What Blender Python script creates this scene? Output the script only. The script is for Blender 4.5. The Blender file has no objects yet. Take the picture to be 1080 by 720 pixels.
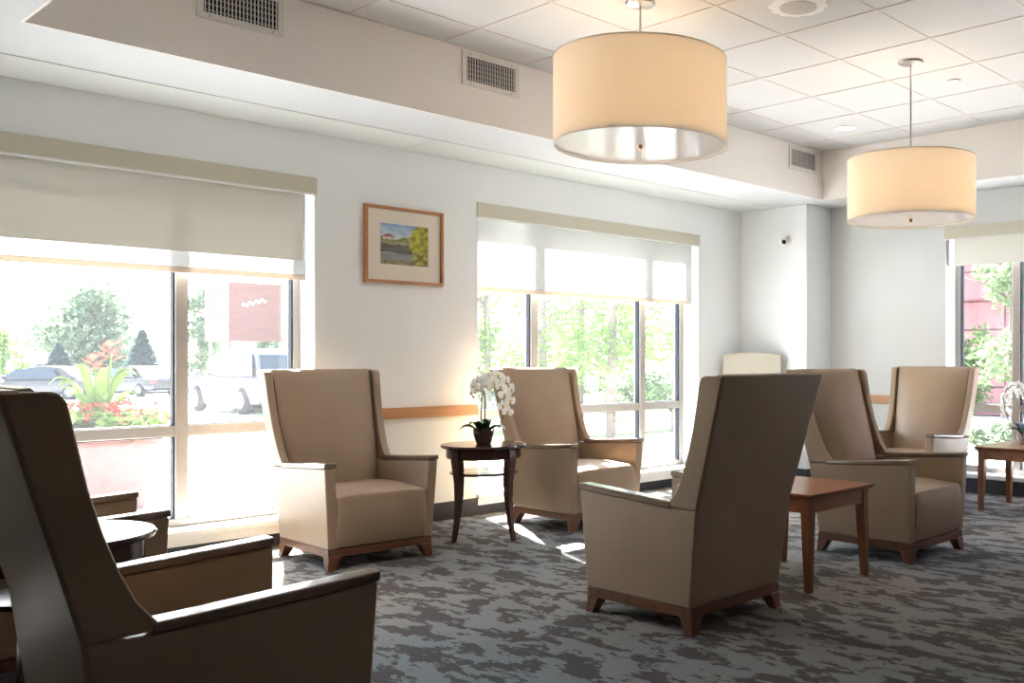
import bpy, bmesh, math, random
from math import sin, cos, pi, radians
from mathutils import Vector, Matrix

random.seed(7)
D = bpy.data
SC = bpy.context.scene
COL = SC.collection

# ------------------------------------------------------------------ materials
def new_mat(name):
    m = D.materials.new(name)
    m.use_nodes = True
    nt = m.node_tree
    for n in list(nt.nodes):
        nt.nodes.remove(n)
    out = nt.nodes.new('ShaderNodeOutputMaterial')
    return m, nt, out

def principled(nt, col, rough=.5, spec=.5, metal=0.0):
    b = nt.nodes.new('ShaderNodeBsdfPrincipled')
    b.inputs['Base Color'].default_value = (*col, 1)
    b.inputs['Roughness'].default_value = rough
    b.inputs['Specular IOR Level'].default_value = spec
    b.inputs['Metallic'].default_value = metal
    return b

def coords(nt, scale=(1, 1, 1), rot=(0, 0, 0)):
    tc = nt.nodes.new('ShaderNodeTexCoord')
    mp = nt.nodes.new('ShaderNodeMapping')
    mp.inputs['Scale'].default_value = scale
    mp.inputs['Rotation'].default_value = rot
    nt.links.new(tc.outputs['Object'], mp.inputs['Vector'])
    return mp.outputs['Vector']

def noise(nt, vec, scale, detail=3, rough=.5, dist=0.0):
    n = nt.nodes.new('ShaderNodeTexNoise')
    n.inputs['Scale'].default_value = scale
    n.inputs['Detail'].default_value = detail
    n.inputs['Roughness'].default_value = rough
    n.inputs['Distortion'].default_value = dist
    nt.links.new(vec, n.inputs['Vector'])
    return n

def ramp(nt, fac, stops):
    r = nt.nodes.new('ShaderNodeValToRGB')
    el = r.color_ramp.elements
    while len(el) < len(stops):
        el.new(.5)
    for e, (p, c) in zip(el, stops):
        e.position = p
        e.color = (*c, 1)
    nt.links.new(fac, r.inputs['Fac'])
    return r

def bump(nt, fac, b, strength=.1, dist=.01):
    n = nt.nodes.new('ShaderNodeBump')
    n.inputs['Strength'].default_value = strength
    n.inputs['Distance'].default_value = dist
    nt.links.new(fac, n.inputs['Height'])
    nt.links.new(n.outputs['Normal'], b.inputs['Normal'])

def plain(name, col, rough=.5, spec=.5, metal=0.0, nscale=0, var=.06, bstr=0.0):
    """a surface of one colour with a little mottling and grain"""
    m, nt, out = new_mat(name)
    b = principled(nt, col, rough, spec, metal)
    if nscale:
        v = coords(nt)
        n = noise(nt, v, nscale, 4)
        c1 = tuple(c * (1 - var) for c in col)
        c2 = tuple(min(1, c * (1 + var)) for c in col)
        r = ramp(nt, n.outputs['Fac'], [(.3, c1), (.7, c2)])
        nt.links.new(r.outputs['Color'], b.inputs['Base Color'])
        if bstr:
            bump(nt, n.outputs['Fac'], b, bstr, .004)
    nt.links.new(b.outputs[0], out.inputs[0])
    return m

def wood(name, c1, c2, axis=0, rough=.3, spec=.5, scale=1.0):
    m, nt, out = new_mat(name)
    b = principled(nt, c1, rough, spec)
    sc = [22 * scale] * 3
    sc[axis] = 1.6 * scale
    v = coords(nt, tuple(sc))
    n = noise(nt, v, 1.6, 5, .6, .6)
    r = ramp(nt, n.outputs['Fac'], [(.32, c1), (.68, c2)])
    nt.links.new(r.outputs['Color'], b.inputs['Base Color'])
    bump(nt, n.outputs['Fac'], b, .05, .003)
    nt.links.new(b.outputs[0], out.inputs[0])
    return m

def vinyl():
    m, nt, out = new_mat('taupe_vinyl')
    b = principled(nt, (.36, .255, .168), .42, .45)
    v = coords(nt)
    n1 = noise(nt, v, 5, 3)
    r = ramp(nt, n1.outputs['Fac'], [(.3, (.335, .236, .153)), (.7, (.37, .262, .174))])
    nt.links.new(r.outputs['Color'], b.inputs['Base Color'])
    n2 = noise(nt, v, 260, 2)
    bump(nt, n2.outputs['Fac'], b, .12, .002)
    nt.links.new(b.outputs[0], out.inputs[0])
    return m

def carpet():
    m, nt, out = new_mat('patterned_carpet')
    b = principled(nt, (.2, .2, .2), .95, .05)
    v = coords(nt, (2.3, .95, 1), (0, 0, radians(4)))
    n1 = noise(nt, v, 3.7, 7, .68, .3)
    v2 = coords(nt, (6.0, 2.8, 1), (0, 0, radians(-6)))
    n2 = noise(nt, v2, 1.7, 4, .6, .2)
    add = nt.nodes.new('ShaderNodeMath'); add.operation = 'MULTIPLY_ADD'
    add.inputs[1].default_value = .6
    nt.links.new(n2.outputs['Fac'], add.inputs[0])
    v6 = coords(nt, (13, 7, 1), (0, 0, radians(10)))
    n6 = noise(nt, v6, 1.6, 3, .6, .4)
    ad6 = nt.nodes.new('ShaderNodeMath'); ad6.operation = 'MULTIPLY_ADD'; ad6.inputs[1].default_value = .34
    nt.links.new(n6.outputs['Fac'], ad6.inputs[0]); nt.links.new(n1.outputs['Fac'], ad6.inputs[2])
    nt.links.new(ad6.outputs[0], add.inputs[2])
    v3 = coords(nt)
    n3 = noise(nt, v3, .55, 2)
    light = ramp(nt, n3.outputs['Fac'], [(.35, (.225, .252, .268)), (.65, (.278, .248, .212))])
    dark = ramp(nt, n3.outputs['Fac'], [(.35, (.098, .096, .100)), (.65, (.112, .092, .077))])
    f = ramp(nt, add.outputs[0], [(.966, (0, 0, 0)), (.998, (1, 1, 1))])
    mix = nt.nodes.new('ShaderNodeMix'); mix.data_type = 'RGBA'
    nt.links.new(f.outputs['Color'], mix.inputs['Factor'])
    nt.links.new(light.outputs['Color'], mix.inputs[6])
    nt.links.new(dark.outputs['Color'], mix.inputs[7])
    n4 = noise(nt, v3, 190, 2)
    r4 = ramp(nt, n4.outputs['Fac'], [(.3, (.82, .82, .82)), (.7, (1.0, 1.0, 1.0))])
    mul = nt.nodes.new('ShaderNodeMix'); mul.data_type = 'RGBA'; mul.blend_type = 'MULTIPLY'
    mul.inputs['Factor'].default_value = 1
    nt.links.new(mix.outputs[2], mul.inputs[6])
    nt.links.new(r4.outputs['Color'], mul.inputs[7])
    nt.links.new(mul.outputs[2], b.inputs['Base Color'])
    bump(nt, n4.outputs['Fac'], b, .4, .004)
    nt.links.new(b.outputs[0], out.inputs[0])
    return m

def wall_paint(name, upper, lower, zsplit):
    """off-white paint above the rail, a slightly greener coat below it"""
    m, nt, out = new_mat(name)
    b = principled(nt, upper, .7, .2)
    tc = nt.nodes.new('ShaderNodeTexCoord')
    sp = nt.nodes.new('ShaderNodeSeparateXYZ')
    nt.links.new(tc.outputs['Object'], sp.inputs[0])
    lt = nt.nodes.new('ShaderNodeMath'); lt.operation = 'LESS_THAN'
    lt.inputs[1].default_value = zsplit
    nt.links.new(sp.outputs['Z'], lt.inputs[0])
    mix = nt.nodes.new('ShaderNodeMix'); mix.data_type = 'RGBA'
    mix.inputs[6].default_value = (*upper, 1); mix.inputs[7].default_value = (*lower, 1)
    nt.links.new(lt.outputs[0], mix.inputs['Factor'])
    nt.links.new(mix.outputs[2], b.inputs['Base Color'])
    v = coords(nt)
    n = noise(nt, v, 140, 2)
    bump(nt, n.outputs['Fac'], b, .06, .002)
    nt.links.new(b.outputs[0], out.inputs[0])
    return m

def fabric_through(name, col, transp, transl, weave=True):
    """woven cloth: part open holes, part light scattered through, part reflected"""
    m, nt, out = new_mat(name)
    d = nt.nodes.new('ShaderNodeBsdfDiffuse'); d.inputs['Color'].default_value = (*col, 1)
    t = nt.nodes.new('ShaderNodeBsdfTranslucent'); t.inputs['Color'].default_value = (*col, 1)
    mx = nt.nodes.new('ShaderNodeMixShader'); mx.inputs[0].default_value = transl
    nt.links.new(d.outputs[0], mx.inputs[1]); nt.links.new(t.outputs[0], mx.inputs[2])
    res = mx
    if weave:
        v = coords(nt)
        n = noise(nt, v, 400, 1)
        bp = nt.nodes.new('ShaderNodeBump'); bp.inputs['Strength'].default_value = .08; bp.inputs['Distance'].default_value = .002
        nt.links.new(n.outputs['Fac'], bp.inputs['Height'])
        nt.links.new(bp.outputs['Normal'], d.inputs['Normal'])
    if transp > 0:
        tr = nt.nodes.new('ShaderNodeBsdfTransparent')
        m2 = nt.nodes.new('ShaderNodeMixShader'); m2.inputs[0].default_value = transp
        nt.links.new(mx.outputs[0], m2.inputs[1]); nt.links.new(tr.outputs[0], m2.inputs[2])
        res = m2
    nt.links.new(res.outputs[0], out.inputs[0])
    return m

def glass_mat(name, veil):
    """window glass: mostly clear, a mirror share by angle, a thin translucent veil put in for glare"""
    m, nt, out = new_mat(name)
    tr = nt.nodes.new('ShaderNodeBsdfTransparent'); tr.inputs['Color'].default_value = (.97, .985, .98, 1)
    gl = nt.nodes.new('ShaderNodeBsdfGlossy'); gl.inputs['Roughness'].default_value = .02
    lw = nt.nodes.new('ShaderNodeLayerWeight'); lw.inputs['Blend'].default_value = .5
    pw = nt.nodes.new('ShaderNodeMath'); pw.operation = 'POWER'; pw.inputs[1].default_value = 4
    nt.links.new(lw.outputs['Facing'], pw.inputs[0])
    fr = nt.nodes.new('ShaderNodeMath'); fr.operation = 'MULTIPLY_ADD'; fr.inputs[1].default_value = .5; fr.inputs[2].default_value = .03
    nt.links.new(pw.outputs[0], fr.inputs[0])
    mx = nt.nodes.new('ShaderNodeMixShader')
    nt.links.new(fr.outputs[0], mx.inputs[0]); nt.links.new(tr.outputs[0], mx.inputs[1]); nt.links.new(gl.outputs[0], mx.inputs[2])
    tl = nt.nodes.new('ShaderNodeBsdfTranslucent'); tl.inputs['Color'].default_value = (.92, .95, 1, 1)  # translucent share imitates veiling glare
    v = coords(nt)
    n = noise(nt, v, 2.5, 3)
    mr = nt.nodes.new('ShaderNodeMapRange')
    mr.inputs['To Min'].default_value = veil * .8; mr.inputs['To Max'].default_value = veil * 1.2
    nt.links.new(n.outputs['Fac'], mr.inputs['Value'])
    m2 = nt.nodes.new('ShaderNodeMixShader')
    nt.links.new(mr.outputs[0], m2.inputs[0])
    nt.links.new(mx.outputs[0], m2.inputs[1]); nt.links.new(tl.outputs[0], m2.inputs[2])
    nt.links.new(m2.outputs[0], out.inputs[0])
    return m

def emission(name, col, s):
    m, nt, out = new_mat(name)
    e = nt.nodes.new('ShaderNodeEmission')
    e.inputs['Color'].default_value = (*col, 1); e.inputs['Strength'].default_value = s
    nt.links.new(e.outputs[0], out.inputs[0])
    return m

def leafy(name, c1, c2, trans=.45, nscale=1.2):
    m, nt, out = new_mat(name)
    d = nt.nodes.new('ShaderNodeBsdfDiffuse')
    t = nt.nodes.new('ShaderNodeBsdfTranslucent')
    v = coords(nt)
    n = noise(nt, v, nscale * 4, 3)
    r = ramp(nt, n.outputs['Fac'], [(.35, c1), (.65, c2)])
    nt.links.new(r.outputs['Color'], d.inputs['Color'])
    nt.links.new(r.outputs['Color'], t.inputs['Color'])
    mx = nt.nodes.new('ShaderNodeMixShader'); mx.inputs[0].default_value = trans
    nt.links.new(d.outputs[0], mx.inputs[1]); nt.links.new(t.outputs[0], mx.inputs[2])
    nt.links.new(mx.outputs[0], out.inputs[0])
    return m

def brick(name, c1, c2, mortar, w, h, msize):
    m, nt, out = new_mat(name)
    b = principled(nt, c1, .85, .2)
    tc = nt.nodes.new('ShaderNodeTexCoord')
    sp = nt.nodes.new('ShaderNodeSeparateXYZ'); nt.links.new(tc.outputs['Object'], sp.inputs[0])
    ad = nt.nodes.new('ShaderNodeMath'); nt.links.new(sp.outputs['X'], ad.inputs[0]); nt.links.new(sp.outputs['Y'], ad.inputs[1])
    cb = nt.nodes.new('ShaderNodeCombineXYZ'); nt.links.new(ad.outputs[0], cb.inputs['X']); nt.links.new(sp.outputs['Z'], cb.inputs['Y'])
    v = cb.outputs[0]
    t = nt.nodes.new('ShaderNodeTexBrick')
    t.inputs['Color1'].default_value = (*c1, 1); t.inputs['Color2'].default_value = (*c2, 1)
    t.inputs['Mortar'].default_value = (*mortar, 1)
    t.inputs['Scale'].default_value = 1
    t.inputs['Brick Width'].default_value = w; t.inputs['Row Height'].default_value = h
    t.inputs['Mortar Size'].default_value = msize
    nt.links.new(v, t.inputs['Vector'])
    nt.links.new(t.outputs['Color'], b.inputs['Base Color'])
    nt.links.new(b.outputs[0], out.inputs[0])
    return m, t

def ceiling_tile():
    m, nt, out = new_mat('acoustic_tile')
    b = principled(nt, (.70, .69, .68), .9, .1)
    v = coords(nt)
    n = noise(nt, v, 160, 3)
    r = ramp(nt, n.outputs['Fac'], [(.3, (.56, .555, .55)), (.62, (.615, .61, .605))])
    nt.links.new(r.outputs['Color'], b.inputs['Base Color'])
    bump(nt, n.outputs['Fac'], b, .15, .003)
    nt.links.new(b.outputs[0], out.inputs[0])
    return m

def painted_picture():
    m, nt, out = new_mat('watercolour_paint')
    b = principled(nt, (1, 1, 1), .35, .4)
    a = nt.nodes.new('ShaderNodeVertexColor'); a.layer_name = 'paint'
    nt.links.new(a.outputs['Color'], b.inputs['Base Color'])
    nt.links.new(b.outputs[0], out.inputs[0])
    return m

M = dict(
    vinyl=vinyl(),
    cap=plain('arm_cap_urethane', (.21, .145, .10), .16, .8, 0, 40, .06),
    base_wood=wood('walnut_base', (.115, .042, .019), (.175, .07, .032), 0, .32),
    cherry=wood('cherry_wood', (.23, .085, .036), (.33, .135, .058), 0, .28),
    cherry_leg=wood('cherry_leg_wood', (.20, .075, .033), (.29, .115, .05), 2, .3),
    mahogany=wood('dark_mahogany', (.035, .014, .011), (.065, .025, .018), 0, .18),
    mahogany_leg=wood('dark_mahogany_leg', (.045, .018, .013), (.08, .03, .02), 2, .25),
    oak=wood('oak_rail', (.42, .2, .085), (.55, .28, .125), 0, .4),
    oak_side=wood('oak_rail_side', (.42, .2, .085), (.55, .28, .125), 1, .4),
    frame_wood=wood('picture_frame_wood', (.38, .16, .06), (.5, .23, .095), 0, .35),
    carpet=carpet(),
    wall=wall_paint('off_white_paint', (.88, .90, .90), (.85, .875, .83), .77),
    wall_dimmed=wall_paint('dimmed_wall_paint', (.68, .695, .69), (.72, .74, .70), .77),  # wall paint darkened to hold down the light on the far wall
    white=plain('white_paint', (.79, .81, .82), .6, .25, 0, 60, .015),
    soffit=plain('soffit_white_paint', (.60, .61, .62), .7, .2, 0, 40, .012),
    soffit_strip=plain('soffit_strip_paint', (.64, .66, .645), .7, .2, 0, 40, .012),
    fascia=plain('fascia_greige_paint', (.82, .775, .735), .7, .2, 0, 40, .015),
    tile=ceiling_tile(),
    tbar=plain('grid_bar', (.60, .545, .51), .5, .3),
    rear=plain('rear_wall_paint', (.15, .148, .142), .8, .2, 0, 30, .04),
    rubber=plain('black_rubber_base', (.028, .03, .035), .55, .4, 0, 80, .1),
    sill=plain('sill_white', (.82, .81, .78), .35, .4, 0, 30, .02),
    alu=plain('taupe_aluminium', (.43, .395, .36), .4, .5, .2, 60, .04),
    gasket=plain('black_gasket', (.02, .025, .035), .6, .3),
    glass=glass_mat('window_glass', .007),
    glass_side=glass_mat('side_window_glass', .006),
    valance=plain('valance_sage', (.60, .575, .465), .5, .3, 0, 90, .03),
    blackout=fabric_through('blackout_cloth', (.86, .85, .80), 0, .17),
    sheer=fabric_through('sheer_screen_cloth', (.44, .43, .41), .135, .52),
    hem=fabric_through('hem_cloth', (.66, .58, .50), 0, .28),
    shade=fabric_through('lamp_linen', (.93, .87, .78), 0, .58),
    shade_in=plain('lamp_ring_trim', (.74, .66, .55), .5, .4, 0, 50, .03),
    nickel=plain('brushed_nickel', (.55, .52, .48), .3, .5, 1, 80, .05),
    chrome=plain('satin_chrome', (.6, .55, .5), .25, .5, 1, 80, .05),
    brass=plain('finial_brass', (.55, .36, .16), .3, .5, 1, 40, .05),
    vent=plain('vent_enamel', (.70, .66, .62), .5, .3, 0, 60, .02),
    vent_fin=plain('vent_fin_metal', (.30, .27, .25), .5, .4, .3, 60, .03),
    dark=plain('duct_dark', (.012, .012, .014), .8, .2),
    plastic=plain('white_plastic', (.82, .80, .77), .4, .4, 0, 60, .015),
    grille=plain('speaker_mesh', (.50, .46, .42), .6, .3, 0, 300, .25, .2),
    lens=plain('black_lens', (.008, .008, .01), .08, .6),
    mat=plain('cream_mat_board', (.78, .71, .61), .7, .2, 0, 120, .02),
    paint=painted_picture(),
    cream=plain('oatmeal_weave', (.60, .56, .46), .85, .15, 0, 160, .12, .3),
    petal=leafy('orchid_petal', (.90, .89, .86), (.96, .95, .92), .35, 6),
    yellow=plain('orchid_throat', (.75, .42, .06), .5, .3),
    stem=plain('orchid_stem', (.09, .11, .05), .5, .3, 0, 60, .15),
    bud=plain('orchid_bud', (.38, .27, .10), .5, .3),
    dleaf=plain('orchid_leaf', (.025, .055, .028), .3, .5, 0, 20, .25),
    bowl=plain('smoked_glass_bowl', (.11, .075, .055), .12, .7, .35, 30, .1),
    bowl_pale=plain('pale_ceramic_bowl', (.52, .48, .44), .2, .6, 0, 30, .05),
    moss=plain('dark_moss', (.03, .04, .015), .9, .1, 0, 80, .4, .4),
    # outside
    pave=plain('sunlit_concrete', (.54, .54, .54), .9, .1, 0, 3, .06),
    lawn=plain('lawn_ground', (0.116, 0.157, 0.075), .95, .05, 0, 6, .3),
    leaf_a=leafy('bright_leaf', (.085, .175, .025), (.19, .28, .07), .55),
    leaf_b=leafy('pale_leaf', (0.092, 0.150, 0.063), (0.150, 0.200, 0.109), .5),
    leaf_c=leafy('blue_needle', (.04, .08, .075), (.075, .125, .12), .25),
    leaf_far=leafy('hazy_far_leaf', (.12, .17, .10), (.20, .26, .16), .5),  # paler leaf, with the veil of distance put into its colour
    leaf_d=leafy('shrub_leaf', (0.030, 0.067, 0.021), (0.067, 0.117, 0.042), .35),
    leaf_e=leafy('canna_leaf', (0.084, 0.150, 0.025), (0.150, 0.209, 0.058), .45),
    bark=plain('tree_bark', (0.139, 0.110, 0.087), .9, .1, 0, 12, .2),
    red=leafy('scarlet_petal', (0.360, 0.029, 0.023), (0.435, 0.070, 0.046), .35, 4),
    pot=plain('terracotta_pink', (.105, .055, .05), .8, .2, 0, 8, .1),
    silver=plain('silver_car_paint', (.13, .14, .15), .6, .15, 0, 4, .02),
    black_car=plain('black_car_paint', (.02, .022, .027), .22, .6, .1, 4, .05),
    car_glass=plain('tinted_car_glass', (.02, .03, .035), .08, .7),
    tyre=plain('tyre_rubber', (.02, .02, .02), .8, .2, 0, 60, .1),
    rim=plain('alloy_rim', (.16, .165, .18), .4, .4, .4, 40, .03),
    tail=plain('tail_lamp_red', (.35, .015, .015), .2, .6),
    iron=plain('black_iron', (.03, .035, .04), .5, .4, .3, 40, .05),
    conc=plain('pale_render', (.55, .54, .52), .9, .1, 0, 3, .05),
    greyroof=plain('grey_roofing', (.22, .23, .25), .8, .2, 0, 6, .08),
)
M['brick'], _ = brick('red_brick', (.17, .065, .058), (.20, .078, .066), (.17, .10, .09), .22, .075, .008)
M['panel'], _ = brick('red_wall_panel', (.25, .115, .12), (.275, .125, .13), (.07, .035, .04), 1.1, .6, .022)
_.offset = 0

# ------------------------------------------------------------------ mesh helpers
def link(name, bm_or_mesh, mats, parent=None, smooth=True, weighted=True, loc=None, rot=None):
    if isinstance(bm_or_mesh, bmesh.types.BMesh):
        me = D.meshes.new(name)
        bmesh.ops.recalc_face_normals(bm_or_mesh, faces=bm_or_mesh.faces)
        bm_or_mesh.to_mesh(me); bm_or_mesh.free()
    else:
        me = bm_or_mesh
    if not isinstance(mats, (list, tuple)):
        mats = [mats]
    for m in mats:
        me.materials.append(M[m] if isinstance(m, str) else m)
    if smooth:
        me.polygons.foreach_set('use_smooth', [True] * len(me.polygons))
        if weighted:
            try:
                me.set_sharp_from_angle(angle=radians(38))
            except Exception:
                pass
    o = D.objects.new(name, me)
    COL.objects.link(o)
    if parent: o.parent = parent
    if loc: o.location = loc
    if rot: o.rotation_euler = rot
    if smooth and weighted:
        md = o.modifiers.new('wn', 'WEIGHTED_NORMAL'); md.keep_sharp = True
    return o

def thing(name, label, cat, loc=(0, 0, 0), rz=0, group=None, kind=None):
    o = D.objects.new(name, None); COL.objects.link(o)
    o.empty_display_size = .1
    o.location = loc; o.rotation_euler = (0, 0, rz)
    return tag(o, label, cat, group, kind)

def tag(o, label=None, cat=None, group=None, kind=None):
    if label: o['label'] = label
    if cat: o['category'] = cat
    if group: o['group'] = group
    if kind: o['kind'] = kind
    return o

def struct(name, bm, mat, parent=None, **k):
    o = link(name, bm, mat, parent, **k)
    if parent is None: o['kind'] = 'structure'
    return o

def copy_tree(o, parent=None, first=True):
    c = o.copy(); COL.objects.link(c)
    if parent: c.parent = parent
    for ch in [x for x in D.objects if x.parent == o]:
        copy_tree(ch, c, False)
    return c

def box(bm, x0, x1, y0, y1, z0, z1):
    vs = [bm.verts.new(p) for p in ((x0, y0, z0), (x1, y0, z0), (x1, y1, z0), (x0, y1, z0),
                                    (x0, y0, z1), (x1, y0, z1), (x1, y1, z1), (x0, y1, z1))]
    for f in ((0, 3, 2, 1), (4, 5, 6, 7), (0, 1, 5, 4), (1, 2, 6, 5), (2, 3, 7, 6), (3, 0, 4, 7)):
        bm.faces.new([vs[i] for i in f])
    return vs

def boxes(*bs, bev=0, seg=2):
    bm = bmesh.new()
    for b in bs: box(bm, *b)
    if bev: bevel(bm, bev, seg)
    return bm

def bevel(bm, off, seg=2, ang=30):
    bmesh.ops.recalc_face_normals(bm, faces=bm.faces)
    es = [e for e in bm.edges if len(e.link_faces) == 2 and e.calc_face_angle(0) > radians(ang)]
    bmesh.ops.bevel(bm, geom=es, offset=off, segments=seg, profile=.5, affect='EDGES', clamp_overlap=True)
    return bm

def loft(rings, caps=True, closed=True, bm=None):
    bm = bm or bmesh.new()
    R = [[bm.verts.new(p) for p in r] for r in rings]
    n = len(R[0])
    for a, b in zip(R, R[1:]):
        for i in range(n if closed else n - 1):
            j = (i + 1) % n
            bm.faces.new((a[i], a[j], b[j], b[i]))
    if caps:
        bm.faces.new(R[0][::-1]); bm.faces.new(R[-1])
    return bm

def lathe(prof, seg=32, bm=None, centre=(0, 0), caps=True):
    rings = [[(centre[0] + r * cos(2 * pi * k / seg), centre[1] + r * sin(2 * pi * k / seg), z) for k in range(seg)] for r, z in prof]
    return loft(rings, caps, True, bm)

def tube(pts, rad, seg=8, bm=None):
    pts = [Vector(p) for p in pts]
    if not hasattr(rad, '__len__'): rad = [rad] * len(pts)
    rings = []
    for i, p in enumerate(pts):
        t = (pts[min(i + 1, len(pts) - 1)] - pts[max(i - 1, 0)]).normalized()
        a = t.cross(Vector((0, 0, 1)) if abs(t.z) < .9 else Vector((1, 0, 0))).normalized()
        b = t.cross(a)
        rings.append([p + (a * cos(2 * pi * k / seg) + b * sin(2 * pi * k / seg)) * rad[i] for k in range(seg)])
    return loft(rings, True, True, bm)

def quad_mesh(name, verts, faces):
    me = D.meshes.new(name); me.from_pydata(verts, [], faces); return me

# ------------------------------------------------------------------ camera
EYE, F, CX, HY, TH = 1.138, 1023.0, 717.0, 378.4, radians(41.35)
cam = D.cameras.new('camera'); co = D.objects.new('camera', cam); COL.objects.link(co)
cam.sensor_width = 36; cam.lens = F / 1080 * 36
co.location = (0, 0, EYE); co.rotation_euler = (pi / 2, 0, TH - pi / 2)
cam.shift_x = (540 - CX) / 1080
cam.shift_y = (HY - 360) / 1080
cam.clip_end = 400
SC.camera = co

# ------------------------------------------------------------------ room shell
YW, XF = 5.79, 7.88          # window wall, far wall
YO = YW + .30                # its outer face
HS, HC = 2.565, 3.0          # soffit, tiled ceiling
X0, Y0 = -2.6, -3.2          # the room behind the viewer
WA, WB = (1.02, 3.088), (4.338, 6.844)   # two windows of the long wall
WC = (1.35, 3.85)                        # window of the far wall (y range)
ZS, ZH = .155, 2.28

struct('floor', boxes((X0, XF + .3, Y0, YO, -.12, 0)), 'carpet', smooth=False)
bm = bmesh.new()
xs = [X0 - .2, WA[0], WA[1], WB[0], WB[1], XF + .3]
for i in (0, 2, 4): box(bm, xs[i], xs[i + 1], YW, YO, -.12, 3.1)
for a, b in (WA, WB):
    box(bm, a, b, YW, YO, -.12, .07); box(bm, a, b, YW, YO, ZH, 3.1)
struct('wall_left', bm, 'wall', smooth=False)
bm = bmesh.new()
box(bm, XF, XF + .3, WC[1], YW, -.12, 3.1); box(bm, XF, XF + .3, Y0, WC[0], -.12, 3.1)
box(bm, XF, XF + .3, WC[0], WC[1], -.12, .07); box(bm, XF, XF + .3, WC[0], WC[1], ZH, 3.1)
struct('wall_far', bm, 'wall_dimmed', smooth=False)
struct('wall_pier', boxes((7.47, XF, 5.02, YW, 0, HS), bev=.006), 'white', smooth=False)
struct('wall_back', boxes((X0 - .2, X0, Y0, YW, -.12, 3.1)), 'rear', smooth=False)
struct('wall_right', boxes((X0 - .2, XF + .3, Y0 - .2, Y0, -.12, 3.1)), 'rear', smooth=False)

TX0, TX1, TY1, TY0 = 1.25, 7.40, 4.80, -2.2   # the raised tray
# soffit ring round the tray (solid, its room faces painted white), fascia boards, tiled ceiling
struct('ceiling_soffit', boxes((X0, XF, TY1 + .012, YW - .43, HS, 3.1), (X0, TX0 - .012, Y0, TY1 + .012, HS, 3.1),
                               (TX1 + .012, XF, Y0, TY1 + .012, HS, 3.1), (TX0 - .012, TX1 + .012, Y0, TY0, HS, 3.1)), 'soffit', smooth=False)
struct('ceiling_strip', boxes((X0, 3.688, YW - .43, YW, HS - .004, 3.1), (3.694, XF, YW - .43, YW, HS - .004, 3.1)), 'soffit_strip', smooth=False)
struct('ceiling_fascia', boxes((TX0 - .012, TX1 + .012, TY1, TY1 + .012, HS, 3.1), (TX1, TX1 + .012, TY0, TY1, HS, 3.1),
                               (TX0 - .012, TX0, TY0, TY1, HS, 3.1)), 'fascia', smooth=False)
struct('ceiling', boxes((TX0, TX1, TY0, TY1, HC, 3.1)), 'tile', smooth=False)
bm = bmesh.new()
T = .6095
k = -6
while k < 8:
    x = 4.578 + T * k
    if TX0 + .05 < x < TX1: box(bm, x - .007, x + .007, TY0, TY1, HC - .004, HC + .004)
    y = 2.634 + T * k
    if TY0 + .05 < y < TY1: box(bm, TX0, TX1, y - .007, y + .007, HC - .003, HC + .004)
    k += 1
box(bm, TX0, TX1, TY1 - .014, TY1, HC - .004, HC + .004); box(bm, TX1 - .014, TX1, TY0, TY1, HC - .004, HC + .004)
struct('ceiling_grid', bm, 'tbar', smooth=False)

# baseboards, wooden wall rail
bm = bmesh.new()
for a, b in ((X0, WA[0]), (WA[1], WB[0]), (WB[1], 7.47)): box(bm, a, b, YW - .012, YW, 0, .125)
for a, b in (WA, WB): box(bm, a, b, YW - .012, YW, 0, .07)
box(bm, 7.458, 7.47, 5.02, YW - .012, 0, .125); box(bm, 7.458, XF, 5.008, 5.02, 0, .125)
struct('baseboard_left', bm, 'rubber', smooth=False)
bm = bmesh.new()
box(bm, XF - .012, XF, WC[1], 5.008, 0, .125); box(bm, XF - .012, XF, WC[0], WC[1], 0, .12); box(bm, XF - .012, XF, Y0, WC[0], 0, .125)
struct('baseboard_far', bm, 'rubber', smooth=False)
struct('trim_1', boxes((WA[1] + .02, WB[0] - .005, YW - .028, YW, .733, .807), bev=.006), 'oak')
struct('trim_2', boxes((XF - .028, XF, WC[1] + .02, 5.0, .733, .807), bev=.006), 'oak_side')

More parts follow.
